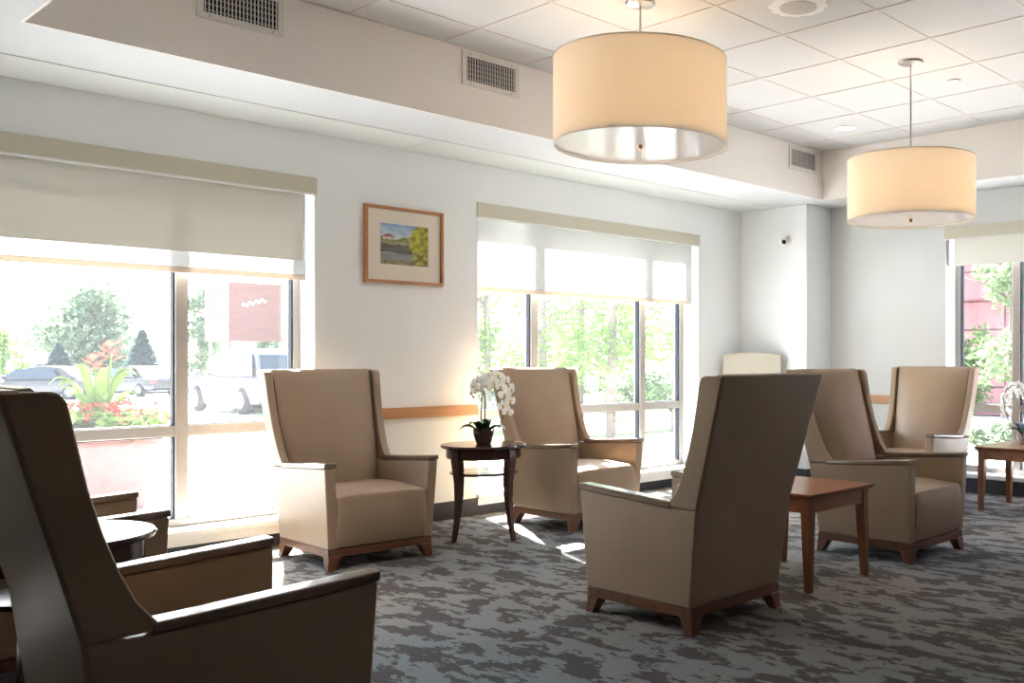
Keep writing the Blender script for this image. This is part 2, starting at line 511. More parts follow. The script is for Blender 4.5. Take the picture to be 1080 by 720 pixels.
# windows ---------------------------------------------------------------
def window(name, a, b, muls, axis, gl):
    """frame members, glass panes and sill; axis 'x': in the long wall, 'y': in the far wall"""
    def bx(u0, u1, v0, v1, z0, z1):
        return (u0, u1, YW + v0, YW + v1, z0, z1) if axis == 'x' else (XF + v0, XF + v1, u0, u1, z0, z1)
    fw = .05
    r = thing(name, None, None, (0, 0, 0), kind='structure')
    link('frame', boxes(bx(a, a + fw, .19, .27, ZS, ZH), bx(b - fw, b, .19, .27, ZS, ZH),
                        bx(a + fw, b - fw, .19, .27, ZH - fw, ZH), bx(a + fw, b - fw, .19, .27, ZS, ZS + .045), bev=.004, seg=1), 'alu', r)
    zt = .715
    edges = [a + fw] + [v for m in muls for v in (m - .035, m + .035)] + [b - fw]
    for m in muls:
        link('mullion', boxes(bx(m - .035, m + .035, .185, .27, ZS + .045, ZH - fw), bev=.004, seg=1), 'alu', r)
    for i in range(0, len(edges), 2):
        u0, u1 = edges[i], edges[i + 1]
        link('transom', boxes(bx(u0, u1, .19, .27, zt - .032, zt + .032), bev=.004, seg=1), 'alu', r)
        for z0, z1 in ((ZS + .045, zt - .032), (zt + .032, ZH - fw)):
            p = link('pane', boxes(bx(u0 - .005, u1 + .005, .226, .232, z0 - .005, z1 + .005)), gl, r, smooth=False)
            g = .009
            link('gasket', boxes(bx(u0, u0 + g, .20, .245, z0, z1), bx(u1 - g, u1, .20, .245, z0, z1),
                                 bx(u0 + g, u1 - g, .20, .245, z0, z0 + g * .6), bx(u0 + g, u1 - g, .20, .245, z1 - g * .6, z1)), 'gasket', p, smooth=False)
    link('sill', boxes(bx(a, b, -.022, .30, ZS - .03, ZS), bx(a, b, -.008, .0, .07, ZS - .03), bx(a, b, .0, .30, .07, ZS - .03)), 'sill', r, smooth=False)
    link('reveal', boxes(bx(a, a + .006, 0, .19, ZS, ZH), bx(b - .006, b, 0, .19, ZS, ZH)), 'white', r, smooth=False)
    return r
window('window_1', WA[0], WA[1], (1.32, 2.35), 'x', 'glass')
window('window_2', WB[0], WB[1], (5.04, 6.29), 'x', 'glass')
window('window_3', WC[0], WC[1], (2.05, 3.30), 'y', 'glass_side')

# roller shades ------------------------------------------------------------
def shade_unit(label, a, b, axis, zb=None, zs=None):
    r = thing('roller_shade', label, 'window shade', (((a + b) / 2, YW, ZH) if axis == 'x' else (XF, (a + b) / 2, ZH)), 0, 'window shades')
    ox, oy, oz = r.location
    def bx(u0, u1, v0, v1, z0, z1):
        q = (u0, u1, YW + v0, YW + v1, z0, z1) if axis == 'x' else (XF + v0, XF + v1, u0, u1, z0, z1)
        return (q[0] - ox, q[1] - ox, q[2] - oy, q[3] - oy, q[4] - oz, q[5] - oz)
    link('valance', boxes(bx(a - .004, b + .004, -.012, .0, ZH - .1, ZH + .002), bx(a, b, .0, .03, ZH - .012, ZH), bev=.002, seg=1), 'valance', r)
    link('valance_lip', boxes(bx(a, b, -.010, .012, ZH - .108, ZH - .1)), 'white', r, smooth=False)
    if zb:
        s = link('blackout_fabric', boxes(bx(a + .03, b - .062, .040, .042, zb, ZH - .02)), 'blackout', r, smooth=False)
    if zs:
        s = link('sheer_fabric', boxes(bx(a + .03, b - .04, .050, .0512, zs + .03, ZH - .02)), 'sheer', r, smooth=False)
        link('hem_bar', boxes(bx(a + .028, b - .038, .046, .056, zs, zs + .034), bev=.004, seg=2), 'hem', r)
    link('cord', boxes(bx(b - .03, b - .026, .03, .034, .9 if axis == 'x' else 1.7, ZH - .05)) if axis == 'x' else
         boxes(bx(b - .03, b - .012, .02, .09, zb, ZH - .05)), 'white', r, smooth=False)
    return r
shade_unit('roller shade on the left window, opaque cream blind above a sheer strip', *WA, 'x', 1.757, 1.635)
shade_unit('white sheer roller shade lit by sun in the middle window behind the orchid', *WB, 'x', None, 1.64)
shade_unit('short cream roller shade with sage valance on the window at the right edge', *WC, 'y', 1.945, None)

# ------------------------------------------------------------------ wing armchair
def xo(z): return .316 + .026 * (z - .11) / .44 if z < .55 else .342 + .024 * (z - .55) / .52

def yz_slab(poly, side, t, x_at=xo, bev=.008):
    """a panel cut from a side outline, leaning outwards with height"""
    outer = [(side * x_at(z), y, z) for y, z in poly]
    inner = [(side * (x_at(z) - t), y, z) for y, z in poly]
    bm = loft([outer, inner])
    return bevel(bm, bev, 3)

def rear_y(z): return .295 + .055 * (z - .11) / .42 if z < .53 else .350 + .155 * (z - .53) / .54

def leg_bm(sx, sy):
    bm = bmesh.new()
    def ring(w, z, off):
        x1, y1 = sx * (.312 + off), sy * ((.305 if sy > 0 else .314) + off * .8)
        x0, y0 = x1 - sx * w, y1 - sy * w
        return [(x0, y0, z), (x1, y0, z), (x1, y1, z), (x0, y1, z)]
    loft([ring(.044, 0, .006), ring(.060, .045, .002), ring(.074, .075, 0)], bm=bm)
    return bevel(bm, .003, 1)

def make_chair(label):
    t = thing('wing_armchair', label, 'armchair', (0, 0, 0), 0, 'taupe wing armchairs')
    link('base_rail', boxes((-.314, .314, -.31, .30, .07, .113), bev=.004, seg=2), 'base_wood', t)
    for sx, sy in ((-1, -1), (1, -1), (1, 1), (-1, 1)):
        link('leg', leg_bm(sx, sy), 'base_wood', t)
    for s in (-1, 1):
        arm = link('armrest', yz_slab([(-.312, .113), (-.322, .33), (-.330, .553), (.06, .529), (.20, .520), (rear_y(.520), .520), (.295, .113)], s, .060), 'vinyl', t)
        # the cap follows the sloping top
        def cx(z): return xo(z)
        rings = []
        for y, z in ((-.335, .5545), (-.2, .5455), (-.05, .536), (.10, .5265), (.215, .5205)):
            o1, i1 = s * (xo(z) + .004), s * (xo(z) - .064)
            rings.append([(o1, y, z), (i1, y, z), (i1, y, z + .027), (o1, y, z + .027)])
        link('arm_cap', bevel(loft(rings), .007, 3), 'cap', arm)
    # seat cushion: crowned top, bowed front
    rings = []
    N = 13
    for i in range(N):
        s = (-1, -.985, -.95, -.85, -.65, -.35, 0, .35, .65, .85, .95, .985, 1)[i]
        f = 1 - abs(s) ** 9
        x = .268 * s
        tp, fr = .394 + .012 * f, -.322 - .010 * f
        rings.append([(x, fr + .022, .118), (x, fr - .004, .20), (x, fr - .006, .30), (x, fr + .001, tp - .028), (x, fr + .008, tp - .009), (x, fr + .026, tp + .001),
                      (x, -.10, tp + .014), (x, .10, tp + .010), (x, .235, tp), (x, .235, .118)])
    link('seat_cushion', bevel(loft(rings), .010, 3, 55), 'vinyl', t)
    # rear panel, full height
    rings = []
    for z in (.113, .35, .53, .8, 1.074):
        y1 = rear_y(z) + .004; x = xo(z) - .006
        rings.append([(-x, y1, z), (x, y1, z), (x, y1 - .045, z), (-x, y1 - .045, z)])
    link('back_panel', bevel(loft(rings), .009, 3), 'vinyl', t)
    # wings
    for s in (-1, 1):
        poly = [(rear_y(1.07), 1.07), (.415, 1.07), (.396, 1.064), (.384, 1.045), (.368, .97), (.344, .86), (.314, .76), (.280, .67), (.246, .60), (.200, .545), (.205, .527), (rear_y(.525), .522)]
        link('wing', yz_slab(poly, s, .046, xo, .008), 'vinyl', t)
    # reclined back cushion
    rings = []
    for i in range(N):
        s = -1 + 2 * i / (N - 1)
        f = 1 - abs(s) ** 2.6
        r = []
        zs = (.375, .45, .6, .75, .9, 1.0, 1.055, 1.076)
        for k, z in enumerate(zs):
            y = .422 - .275 * (1.07 - z) + (0, 0, 0, 0, 0, -.004, -.002, .016)[k] - (.060, .074, .080, .066, .050, .034, .024, .020)[k] * f
            r.append(((xo(z) - .055) * s, y, z))
        for z in (1.076, .375):
            r.append(((xo(z) - .055) * s, rear_y(z) - .040, z))
        rings.append(r)
    link('back_cushion', bevel(loft(rings), .009, 3, 50), 'vinyl', t)
    return t

chairs = [
    ('taupe wing armchair left of the orchid table, its back beside the left window', 2.98, 5.13, -3),
    ('taupe wing armchair just right of the orchid table, in front of the middle window', 4.63, 5.05, 0),
    ('taupe wing armchair in the middle of the carpet, its tall back toward the viewer', 3.325, 2.895, 180.5),
    ('taupe wing armchair right of the low square wooden table, its front turned toward the right', 5.185, 2.89, -1.5),
    ('taupe wing armchair standing farthest off, by the far wall beside the right-hand window', 6.97, 3.70, -88),
    ('large dark wing armchair in the left foreground, seen in profile', 1.088, 2.672, 86.3),
    ('wing armchair mostly hidden behind the foreground chair, only its armrests showing', 1.18, 4.18, 80),
]
proto = make_chair(chairs[0][0])
for i, (lab, x, y, r) in enumerate(chairs):
    c = proto if i == 0 else copy_tree(proto)
    c.location = (x, y, 0); c.rotation_euler = (0, 0, radians(r)); c['label'] = lab
    if i == 5: c.scale = (1.08, 1, 1)

# high-backed cloth chair in the corner --------------------------------------
t = thing('side_chair', 'oatmeal cloth chair in the far corner with only its arched back top showing', 'chair', (7.02, 5.34, 0), radians(-58))
rings = []
for i in range(11):
    s = -1 + 2 * i / 10
    x = .275 * s
    top = 1.20 - .022 * s * s
    rings.append([(x, .20 - .015 * (1 - s * s), .50), (x, .285 - .015 * (1 - s * s), top), (x, .325, top - .004), (x, .245, .50)])
link('backrest', bevel(loft(rings), .012, 3, 40), 'cream', t)
link('seat', boxes((-.26, .26, -.27, .23, .40, .49), bev=.025, seg=3), 'cream', t)
for s in (-1, 1):
    link('leg', tube([(s * .225, -.23, .40), (s * .225, -.235, 0)], [.022, .016], 10), 'base_wood', t)
    link('leg', tube([(s * .225, .30, 1.0), (s * .225, .235, .55), (s * .225, .22, .3), (s * .225, .27, 0)], [.012, .02, .022, .016], 10), 'base_wood', t)
    link('armrest', tube([(s * .275, .24, .68), (s * .285, .0, .67), (s * .28, -.2, .66), (s * .255, -.23, .42)], [.018, .02, .02, .017], 10), 'base_wood', t)

# ------------------------------------------------------------------ tables
def make_round(label):
    t = thing('round_side_table', label, 'side table', (0, 0, 0), 0, 'dark round side tables')
    link('tabletop', bevel(lathe([(.255, .570), (.268, .576), (.272, .586), (.266, .594), (.01, .5945)], 56), .002, 1, 60), 'mahogany', t)
    link('apron', lathe([(.205, .508), (.232, .508), (.236, .512), (.236, .566), (.232, .570), (.205, .570)], 56), 'mahogany', t)
    link('shelf', lathe([(.01, .404), (.205, .404), (.214, .409), (.214, .417), (.206, .421), (.01, .421)], 48), 'mahogany', t)
    for k in range(4):
        a = pi / 4 + k * pi / 2
        rings = []
        for z, r, w, d in ((.575, .235, .056, .034), (.50, .236, .060, .04), (.44, .226, .052, .044), (.36, .217, .044, .042), (.24, .218, .038, .036), (.12, .232, .031, .030), (.0, .258, .025, .025)):
            c = Vector((r * cos(a), r * sin(a), z)); e = Vector((-sin(a), cos(a), 0)) * w / 2; n = Vector((cos(a), sin(a), 0)) * d / 2
            rings.append([c - e - n, c + e - n, c + e + n, c - e + n])
        link('leg', bevel(loft(rings), .004, 2, 40), 'mahogany_leg', t)
    return t
ang = math.atan2(5.055, 3.84)
rt = make_round('dark round side table carrying the white orchid, between two armchairs at the wall')
rt.location = (3.84, 5.055, 0); rt.rotation_euler = (0, 0, ang)
rt2 = copy_tree(rt); rt2['label'] = 'dark round side table at the left edge, its top peeking past the foreground armchair'
rt2.location = (.985, 3.44, 0)

def make_square(label):
    t = thing('square_end_table', label, 'end table', (0, 0, 0), 0, 'low square wooden end tables')
    rings = [[(-a, -a, z), (a, -a, z), (a, a, z), (-a, a, z)] for a, z in ((.283, .455), (.300, .470), (.302, .482))]
    link('tabletop', bevel(loft(rings), .003, 2), 'cherry', t)
    link('apron', boxes((-.26, .26, -.272, -.250, .385, .455), (-.26, .26, .250, .272, .385, .455), (-.272, -.250, -.249, .249, .385, .455), (.250, .272, -.249, .249, .385, .455)), 'cherry', t, smooth=False)
    for sx, sy in ((-1, -1), (1, -1), (1, 1), (-1, 1)):
        rings = []
        for z, w in ((0, .034), (.38, .054), (.455, .054)):
            x1, y1 = sx * .279, sy * .279
            rings.append([(x1, y1, z), (x1 - sx * w, y1, z), (x1 - sx * w, y1 - sy * w, z), (x1, y1 - sy * w, z)])
        link('leg', bevel(loft(rings), .003, 2), 'cherry_leg', t)
    return t
st = make_square('low square cherry table standing bare between the armchair backs in the middle')
st.location = (4.22, 2.91, 0)
st2 = copy_tree(st); st2['label'] = 'low square cherry table at the right edge with an orchid on it'
st2.location = (7.235, 2.86, 0)

# ------------------------------------------------------------------ orchids
def petal_flower(bm, c, n, size, roll):
    """one moth-orchid bloom: three sepals, two broad petals, lip"""
    n = Vector(n).normalized()
    up = Vector((0, 0, 1)); a = n.cross(up)
    if a.length < .1: a = Vector((1, 0, 0))
    a.normalize(); b = a.cross(n).normalized() * -1
    if b.z < 0: b = -b
    c = Vector(c)
    for k, (an, L, W) in enumerate(((90, 1.0, .55), (210, .95, .5), (330, .95, .5), (12, 1.05, 1.05), (168, 1.05, 1.05))):
        t = radians(an + roll)
        d = a * cos(t) + b * sin(t); e = a * -sin(t) + b * cos(t)
        L *= size; W *= size
        lift = .004 if k > 2 else 0
        P = []
        for u, w, h in ((.06, .06, 0), (.3, .38, .10), (.6, .5, .14), (.85, .34, .08), (1, .06, .0)):
            P.append((c + d * L * u + n * (h * size + lift) + e * W * w, c + d * L * u + n * (h * size * 1.5 + lift), c + d * L * u + n * (h * size + lift) - e * W * w))
        V = [[bm.verts.new(q) for q in row] for row in P]
        for r0, r1 in zip(V, V[1:]):
            for j in (0, 1):
                bm.faces.new((r0[j], r0[j + 1], r1[j + 1], r1[j]))
    # throat
    m = Matrix.Translation(c + n * size * .22) @ Matrix.Scale(size * .2, 4)
    r = bmesh.ops.create_icosphere(bm, subdivisions=1, radius=1, matrix=m)
    for v in r['verts']:
        for f in v.link_faces: f.material_index = 1

def leaf_blade(bm, base, direction, L, W, arch, droop, seg=7):
    d = Vector((direction[0], direction[1], 0)).normalized(); e = Vector((-d.y, d.x, 0)); base = Vector(base)
    top = []
    for i in range(seg + 1):
        u = i / seg
        w = W * (sin(pi * min(1, u * .92 + .08)) ** .7) / 2 if u < 1 else .002
        p = base + d * L * u + Vector((0, 0, arch * sin(u * pi * .6) - droop * u * u))
        top.append((p + e * w + Vector((0, 0, w * .35)), p, p - e * w + Vector((0, 0, w * .35))))
    V = [[bm.verts.new(q) for q in row] for row in top]
    B = [[bm.verts.new(q - Vector((0, 0, .0025))) for q in row] for row in top]
    for r0, r1, s0, s1 in zip(V, V[1:], B, B[1:]):
        for j in (0, 1):
            bm.faces.new((r0[j], r0[j + 1], r1[j + 1], r1[j])); bm.faces.new((s0[j + 1], s0[j], s1[j], s1[j + 1]))
        bm.faces.new((r0[0], r1[0], s1[0], s0[0])); bm.faces.new((r0[2], s0[2], s1[2], r1[2]))

def make_orchid(label, bowlmat):
    """local +x: the way the long spray hangs"""
    rnd = random.Random(3)
    t = thing('potted_orchid', label, 'orchid', (0, 0, 0), 0, 'white potted orchids')
    # bowl with a petalled rim
    seg = 40
    rings = []
    for z, r, w in ((0, .040, 0), (.004, .046, 0), (.02, .052, 0), (.045, .062, .004), (.06, .067, .014), (.058, .062, .012), (.045, .056, .004), (.02, .046, 0)):
        rings.append([(r * (1 + w) * cos(2 * pi * k / seg), r * (1 + w) * sin(2 * pi * k / seg), z + w * 3.2 * abs(cos(2.5 * 2 * pi * k / seg))) for k in range(seg)])
    b = link('bowl', loft(rings), bowlmat, t)
    link('moss', lathe([(.050, .036), (.050, .046), (.035, .058), (.01, .063)], 24), 'moss', t)
    for dx, dy, L, W, ar, dr in ((1, -.25, .135, .078, .085, .04), (-1, -.2, .14, .08, .085, .04), (.1, -1, .10, .078, .105, .02), (-.2, 1, .11, .062, .09, .03), (.5, -.8, .085, .06, .11, .01), (-.7, -.7, .10, .06, .10, .02)):
        bm = bmesh.new(); leaf_blade(bm, (dx * .012, dy * .012, .052), (dx, dy), L, W, ar, dr)
        link('leaf', bm, 'dleaf', t, weighted=False)
    # flower spikes
    A = [(-.008, 0, .055), (-.016, -.004, .17), (-.012, -.006, .28), (.005, -.008, .37), (.045, -.01, .43), (.10, -.012, .44), (.15, -.014, .405), (.17, -.016, .335), (.158, -.018, .25), (.125, -.018, .165), (.10, -.018, .115)]
    B = [(.010, .004, .055), (.008, .004, .16), (.010, .002, .28), (-.002, .002, .36), (-.022, .0, .40), (-.048, -.004, .385), (-.062, -.006, .335)]
    for P in (A, B):
        link('flower_stem', tube(P, [.0042] * (len(P) - 2) + [.003, .002], 8), 'stem', t, weighted=False)
    spots = [((.04, -.03, .435), (.1, -1, .3)), ((.095, -.035, .435), (.4, -.9, .3)), ((.14, -.03, .405), (.8, -.7, .1)), ((.115, -.045, .365), (.1, -1, 0)),
             ((.175, -.03, .345), (.9, -.5, .0)), ((.14, -.04, .315), (.1, -1, -.1)), ((.17, -.03, .275), (.7, -.7, 0)), ((.13, -.04, .245), (-.2, -1, -.1)), ((.155, -.03, .205), (.5, -.9, -.1)),
             ((0, -.03, .405), (-.1, -1, .3)), ((-.03, -.025, .40), (-.4, -1, .2)), ((-.055, -.02, .365), (-.8, -.7, .1)), ((-.03, -.035, .345), (0, -1, 0)),
             ((-.068, -.015, .325), (-1, -.4, 0)), ((.02, -.03, .365), (.1, -1, .2)), ((-.01, .02, .42), (-.2, .9, .4)), ((.07, .02, .44), (.2, .9, .4)), ((.16, .015, .36), (.5, .9, 0)), ((-.05, .02, .38), (-.5, .8, .2)), ((.07, -.04, .395), (.2, -1, .1))]
    for c, n in spots:
        bm = bmesh.new(); petal_flower(bm, c, n, rnd.uniform(.036, .044), rnd.uniform(-15, 15))
        link('flower', bm, ['petal', 'yellow'], t, weighted=False)
    for c in ((.10, -.018, .112), (.113, -.022, .142), (-.063, -.006, .30)):
        bm = bmesh.new(); bmesh.ops.create_icosphere(bm, subdivisions=2, radius=.009, matrix=Matrix.Translation(c) @ Matrix.Diagonal((.8, .8, 1.2, 1)))
        link('bud', bm, 'bud', t, weighted=False)
    return t
o1 = make_orchid('white orchid in a dark bowl on the round table, spray hanging to the right', 'bowl')
o1.location = (3.835, 5.05, .5945); o1.rotation_euler = (0, 0, radians(-46))
o2 = make_orchid('white orchid at the right edge on the square table, spray hanging to the left', 'bowl_pale')
o2.location = (7.40, 2.95, .482); o2.rotation_euler = (0, 0, radians(142)); o2.scale = (1.03,) * 3

# ------------------------------------------------------------------ pendant lamps and ceiling fittings
def pendant(label, x, y, r, z0, z1, watts, tint=(1, .77, .54)):
    t = thing('drum_pendant_lamp', label, 'pendant lamp', (x, y, HC), 0, 'drum pendant lamps')
    a, b = z0 - HC, z1 - HC
    seg = 72
    s = link('lamp_shade', lathe([(r, a), (r, a + (b - a) * .33), (r, a + (b - a) * .66), (r, b), (r - .003, b), (r - .003, a)], seg, caps=False), 'shade', t)
    # close the ring at the foot
    link('shade_ring', lathe([(r + .0015, a - .001), (r + .0015, a + .003), (r - .004, a + .003), (r - .004, a - .001), (r + .0015, a - .001)], seg, caps=False), 'shade_in', s)
    link('shade_ring', lathe([(r + .0015, b - .005), (r + .0015, b + .001), (r - .005, b + .001), (r - .005, b - .005), (r + .0015, b - .005)], seg, caps=False), 'shade_in', s)
    link('diffuser', lathe([(.01, a + .012), (r - .004, a + .012), (r - .004, a + .016), (.01, a + .016)], seg), M['diffuser'], t)
    link('finial', lathe([(.002, a - .014), (.010, a - .010), (.013, a - .002), (.008, a + .006), (.016, a + .011), (.002, a + .012)], 20), 'brass', t)
    link('rod', tube([(0, 0, a + .03), (0, 0, -.012)], .0055, 12), 'nickel', t)
    link('canopy', lathe([(.075, 0), (.078, -.004), (.072, -.014), (.03, -.020), (.012, -.024), (.002, -.024)], 36), 'nickel', t)
    sp = link('spider', boxes((-r + .004, r - .004, -.004, .004, b - .03, b - .024), (-.004, .004, -r + .004, r - .004, b - .03, b - .024)), 'nickel', t, smooth=False)
    for k in range(3):
        an = k * 2 * pi / 3 + .5
        bx, by = .45 * r * cos(an), .45 * r * sin(an)
        bm = lathe([(.004, -.05), (.022, -.03), (.028, 0), (.02, .03), (.013, .05), (.013, .075), (.004, .075)], 20)
        bmesh.ops.translate(bm, verts=bm.verts, vec=(bx, by, (a + b) / 2))
        bl = link('bulb', bm, M['bulb'], t)
        li = D.lights.new('lamp_light', 'POINT'); li.energy = watts / 3; li.color = tint; li.shadow_soft_size = .04
        lo = D.objects.new('lamp_light', li); COL.objects.link(lo); lo.parent = t; lo.location = (bx * 1.0, by * 1.0, (a + b) / 2)
    return t

def acrylic():
    m, nt, out = new_mat('acrylic_diffuser')
    tl = nt.nodes.new('ShaderNodeBsdfTranslucent'); tl.inputs['Color'].default_value = (.85, .78, .72, 1)
    df = nt.nodes.new('ShaderNodeBsdfDiffuse'); df.inputs['Color'].default_value = (.82, .74, .67, 1)
    m0 = nt.nodes.new('ShaderNodeMixShader'); m0.inputs[0].default_value = .16
    nt.links.new(df.outputs[0], m0.inputs[1]); nt.links.new(tl.outputs[0], m0.inputs[2])
    gl = nt.nodes.new('ShaderNodeBsdfGlossy'); gl.inputs['Roughness'].default_value = .06
    v = coords(nt, (26, 26, 26)); n = noise(nt, v, 1, 3)
    bp = nt.nodes.new('ShaderNodeBump'); bp.inputs['Strength'].default_value = .12; bp.inputs['Distance'].default_value = .01
    nt.links.new(n.outputs['Fac'], bp.inputs['Height']); nt.links.new(bp.outputs['Normal'], gl.inputs['Normal'])
    mx = nt.nodes.new('ShaderNodeMixShader'); mx.inputs[0].default_value = .2
    nt.links.new(m0.outputs[0], mx.inputs[1]); nt.links.new(gl.outputs[0], mx.inputs[2])
    nt.links.new(mx.outputs[0], out.inputs[0])
    return m
M['diffuser'] = acrylic()
M['bulb'] = emission('warm_bulb', (1, .75, .45), 6)
pendant('larger glowing drum pendant lamp, nearer, hanging over the middle of the room', 3.67, 3.505, .452, 2.245, 2.695, 11.5)
pendant('smaller glowing drum pendant lamp, farther, hanging at the right', 5.52, 2.93, .392, 2.005, 2.385, 10.5)
pendant('added unseen drum pendant over the left foreground seats, fill for the window wall', 1.0, 2.3, .452, 2.245, 2.695, 190, (.93, .97, 1))  # added lamp out of view, brightens the window wall and chair fronts
pendant('added unseen drum pendant beyond the right edge, fill for the far seats', 5.2, .9, .392, 2.005, 2.385, 45, (.93, .97, 1))  # added lamp out of view, fills the right side of the room

def vent(label, x0):
    t = thing('air_vent', label, 'air vent', (x0 + .215, TY1, 2.88), 0, 'air vents on the bulkhead')
    W, H = .215, .102
    f = boxes((-W, W, -.008, 0, H - .03, H), (-W, W, -.008, 0, -H, -H + .03), (-W, -W + .03, -.008, 0, -H + .03, H - .03), (W - .03, W, -.008, 0, -H + .03, H - .03))
    link('frame', f, 'vent', t, smooth=False)
    link('duct_back', boxes((-W + .03, W - .03, -.001, 0, -H + .03, H - .03)), 'dark', t, smooth=False)
    n = 20
    bm = bmesh.new()
    for i in range(n):
        x = -W + .03 + (2 * W - .06) * (i + .5) / n
        box(bm, x - .0026, x + .0026, -.007, -.002, -H + .03, H - .03)
    link('fin', bm, 'vent', t, smooth=False)
    bm = bmesh.new()
    for i in range(5):
        z = -H + .03 + (2 * H - .06) * (i + .5) / 5
        box(bm, -W + .03, W - .03, -.003, -.0012, z - .003, z + .003)
    link('cross_fin', bm, 'vent_fin', t, smooth=False)
    for sx in (-1, 1):
        for sz in (-1, 1):
            bm = lathe([(.004, 0), (.004, .0015), (.001, .002)], 10)
            bmesh.ops.rotate(bm, verts=bm.verts, matrix=Matrix.Rotation(pi / 2, 3, 'X'))
            bmesh.ops.translate(bm, verts=bm.verts, vec=(sx * (W - .06), -.008, sz * (H - .014)))
            link('screw', bm, 'vent_fin', t, weighted=False)
vent('air vent at the top left on the bulkhead, cut by the picture edge', 1.955)
vent('air vent on the bulkhead left of the larger drum lamp', 3.485)
vent('small air vent on the bulkhead at the far ceiling corner', 6.868)

def at_ceiling(px, py, z=HC):
    d = F * (z - EYE) / (HY - py); s = d * (px - CX) / F
    return d * cos(TH) + s * sin(TH), d * sin(TH) - s * cos(TH)

x, y = at_ceiling(842, 6)
t = thing('ceiling_speaker', 'round ceiling loudspeaker with scalloped pale ring at the top edge', 'speaker', (x, y, HC))
seg = 64
rings = []
for r, z, w in ((.155, 0, .05), (.150, -.006, .05), (.125, -.010, .0), (.100, -.010, 0)):
    rings.append([(r * (1 + w * sin(12 * 2 * pi * k / seg)) * cos(2 * pi * k / seg), r * (1 + w * sin(12 * 2 * pi * k / seg)) * sin(2 * pi * k / seg), z) for k in range(seg)])
link('trim_ring', loft(rings), 'plastic', t)
link('grille', lathe([(.098, -.008), (.098, -.013), (.06, -.017), (.004, -.018)], 40), 'grille', t)

def spot(x, y, w, parent=None):
    li = D.lights.new('downlight_beam', 'SPOT'); li.energy = w; li.color = (.97, .98, 1); li.spot_size = radians(125); li.spot_blend = .9; li.shadow_soft_size = .06
    lo = D.objects.new('downlight_beam', li); COL.objects.link(lo)
    lo.parent = parent; lo.location = (0, 0, -.02)
DOWN = emission('downlight_glow', (1, .86, .7), 5)
x, y = at_ceiling(892, 134.5)
DL = [(x, y, 'lit recessed downlight in the ceiling above the corner vent'), (4.30, y, 'added downlight hidden behind the larger drum lamp, fill for the walls'), (1.86, y, 'added unseen downlight over the left window seats, fill for the walls')]  # second and third are added unseen, to fill walls and soffit
for x, y, lab in DL:
  t = thing('recessed_downlight', lab, 'downlight', (x, y, HC), 0, 'recessed downlights')
  link('trim_ring', lathe([(.088, 0), (.086, -.006), (.066, -.008), (.066, -.002)], 40, caps=False), 'plastic', t)
  link('light_disc', lathe([(.065, -.002), (.064, -.005), (.004, -.005)], 32), DOWN, t)
  spot(x, y, 34, t)

x, y = at_ceiling(1006, 85)
t = thing('sprinkler_cover', 'small white sprinkler cover plate on the ceiling right of the farther lamp rod', 'sprinkler', (x, y, HC))
link('cover_plate', lathe([(.042, 0), (.042, -.008), (.038, -.011), (.004, -.012)], 28), 'plastic', t)
link('edge_ring', lathe([(.046, 0), (.046, -.003), (.043, -.003)], 28, caps=False), 'vent', t)  # thin ring round the cover plate, in vent enamel

# dome camera on the pier
t = thing('security_camera', 'small white security camera with black lens on the corner pier', 'security camera', (7.47, 5.245, 2.24), radians(0))
bm = lathe([(.052, 0), (.052, .012), (.045, .02), (.02, .022), (.003, .022)], 32)
bmesh.ops.rotate(bm, verts=bm.verts, matrix=Matrix.Rotation(-pi / 2, 3, 'Y'))
link('mount', bm, 'plastic', t)
bm = bmesh.new(); bmesh.ops.create_uvsphere(bm, u_segments=28, v_segments=16, radius=.045, matrix=Matrix.Translation((-.042, 0, -.006)))
link('camera_ball', bm, 'plastic', t, weighted=False)
bm = lathe([(.020, 0), (.020, .008), (.014, .013), (.002, .015)], 24)
dv = Vector((-.78, -.55, -.25)).normalized()
bmesh.ops.transform(bm, verts=bm.verts, matrix=Matrix.Translation(Vector((-.042, 0, -.006)) + dv * .038) @ dv.to_track_quat('Z', 'Y').to_matrix().to_4x4())
link('lens', bm, 'lens', t, weighted=False)

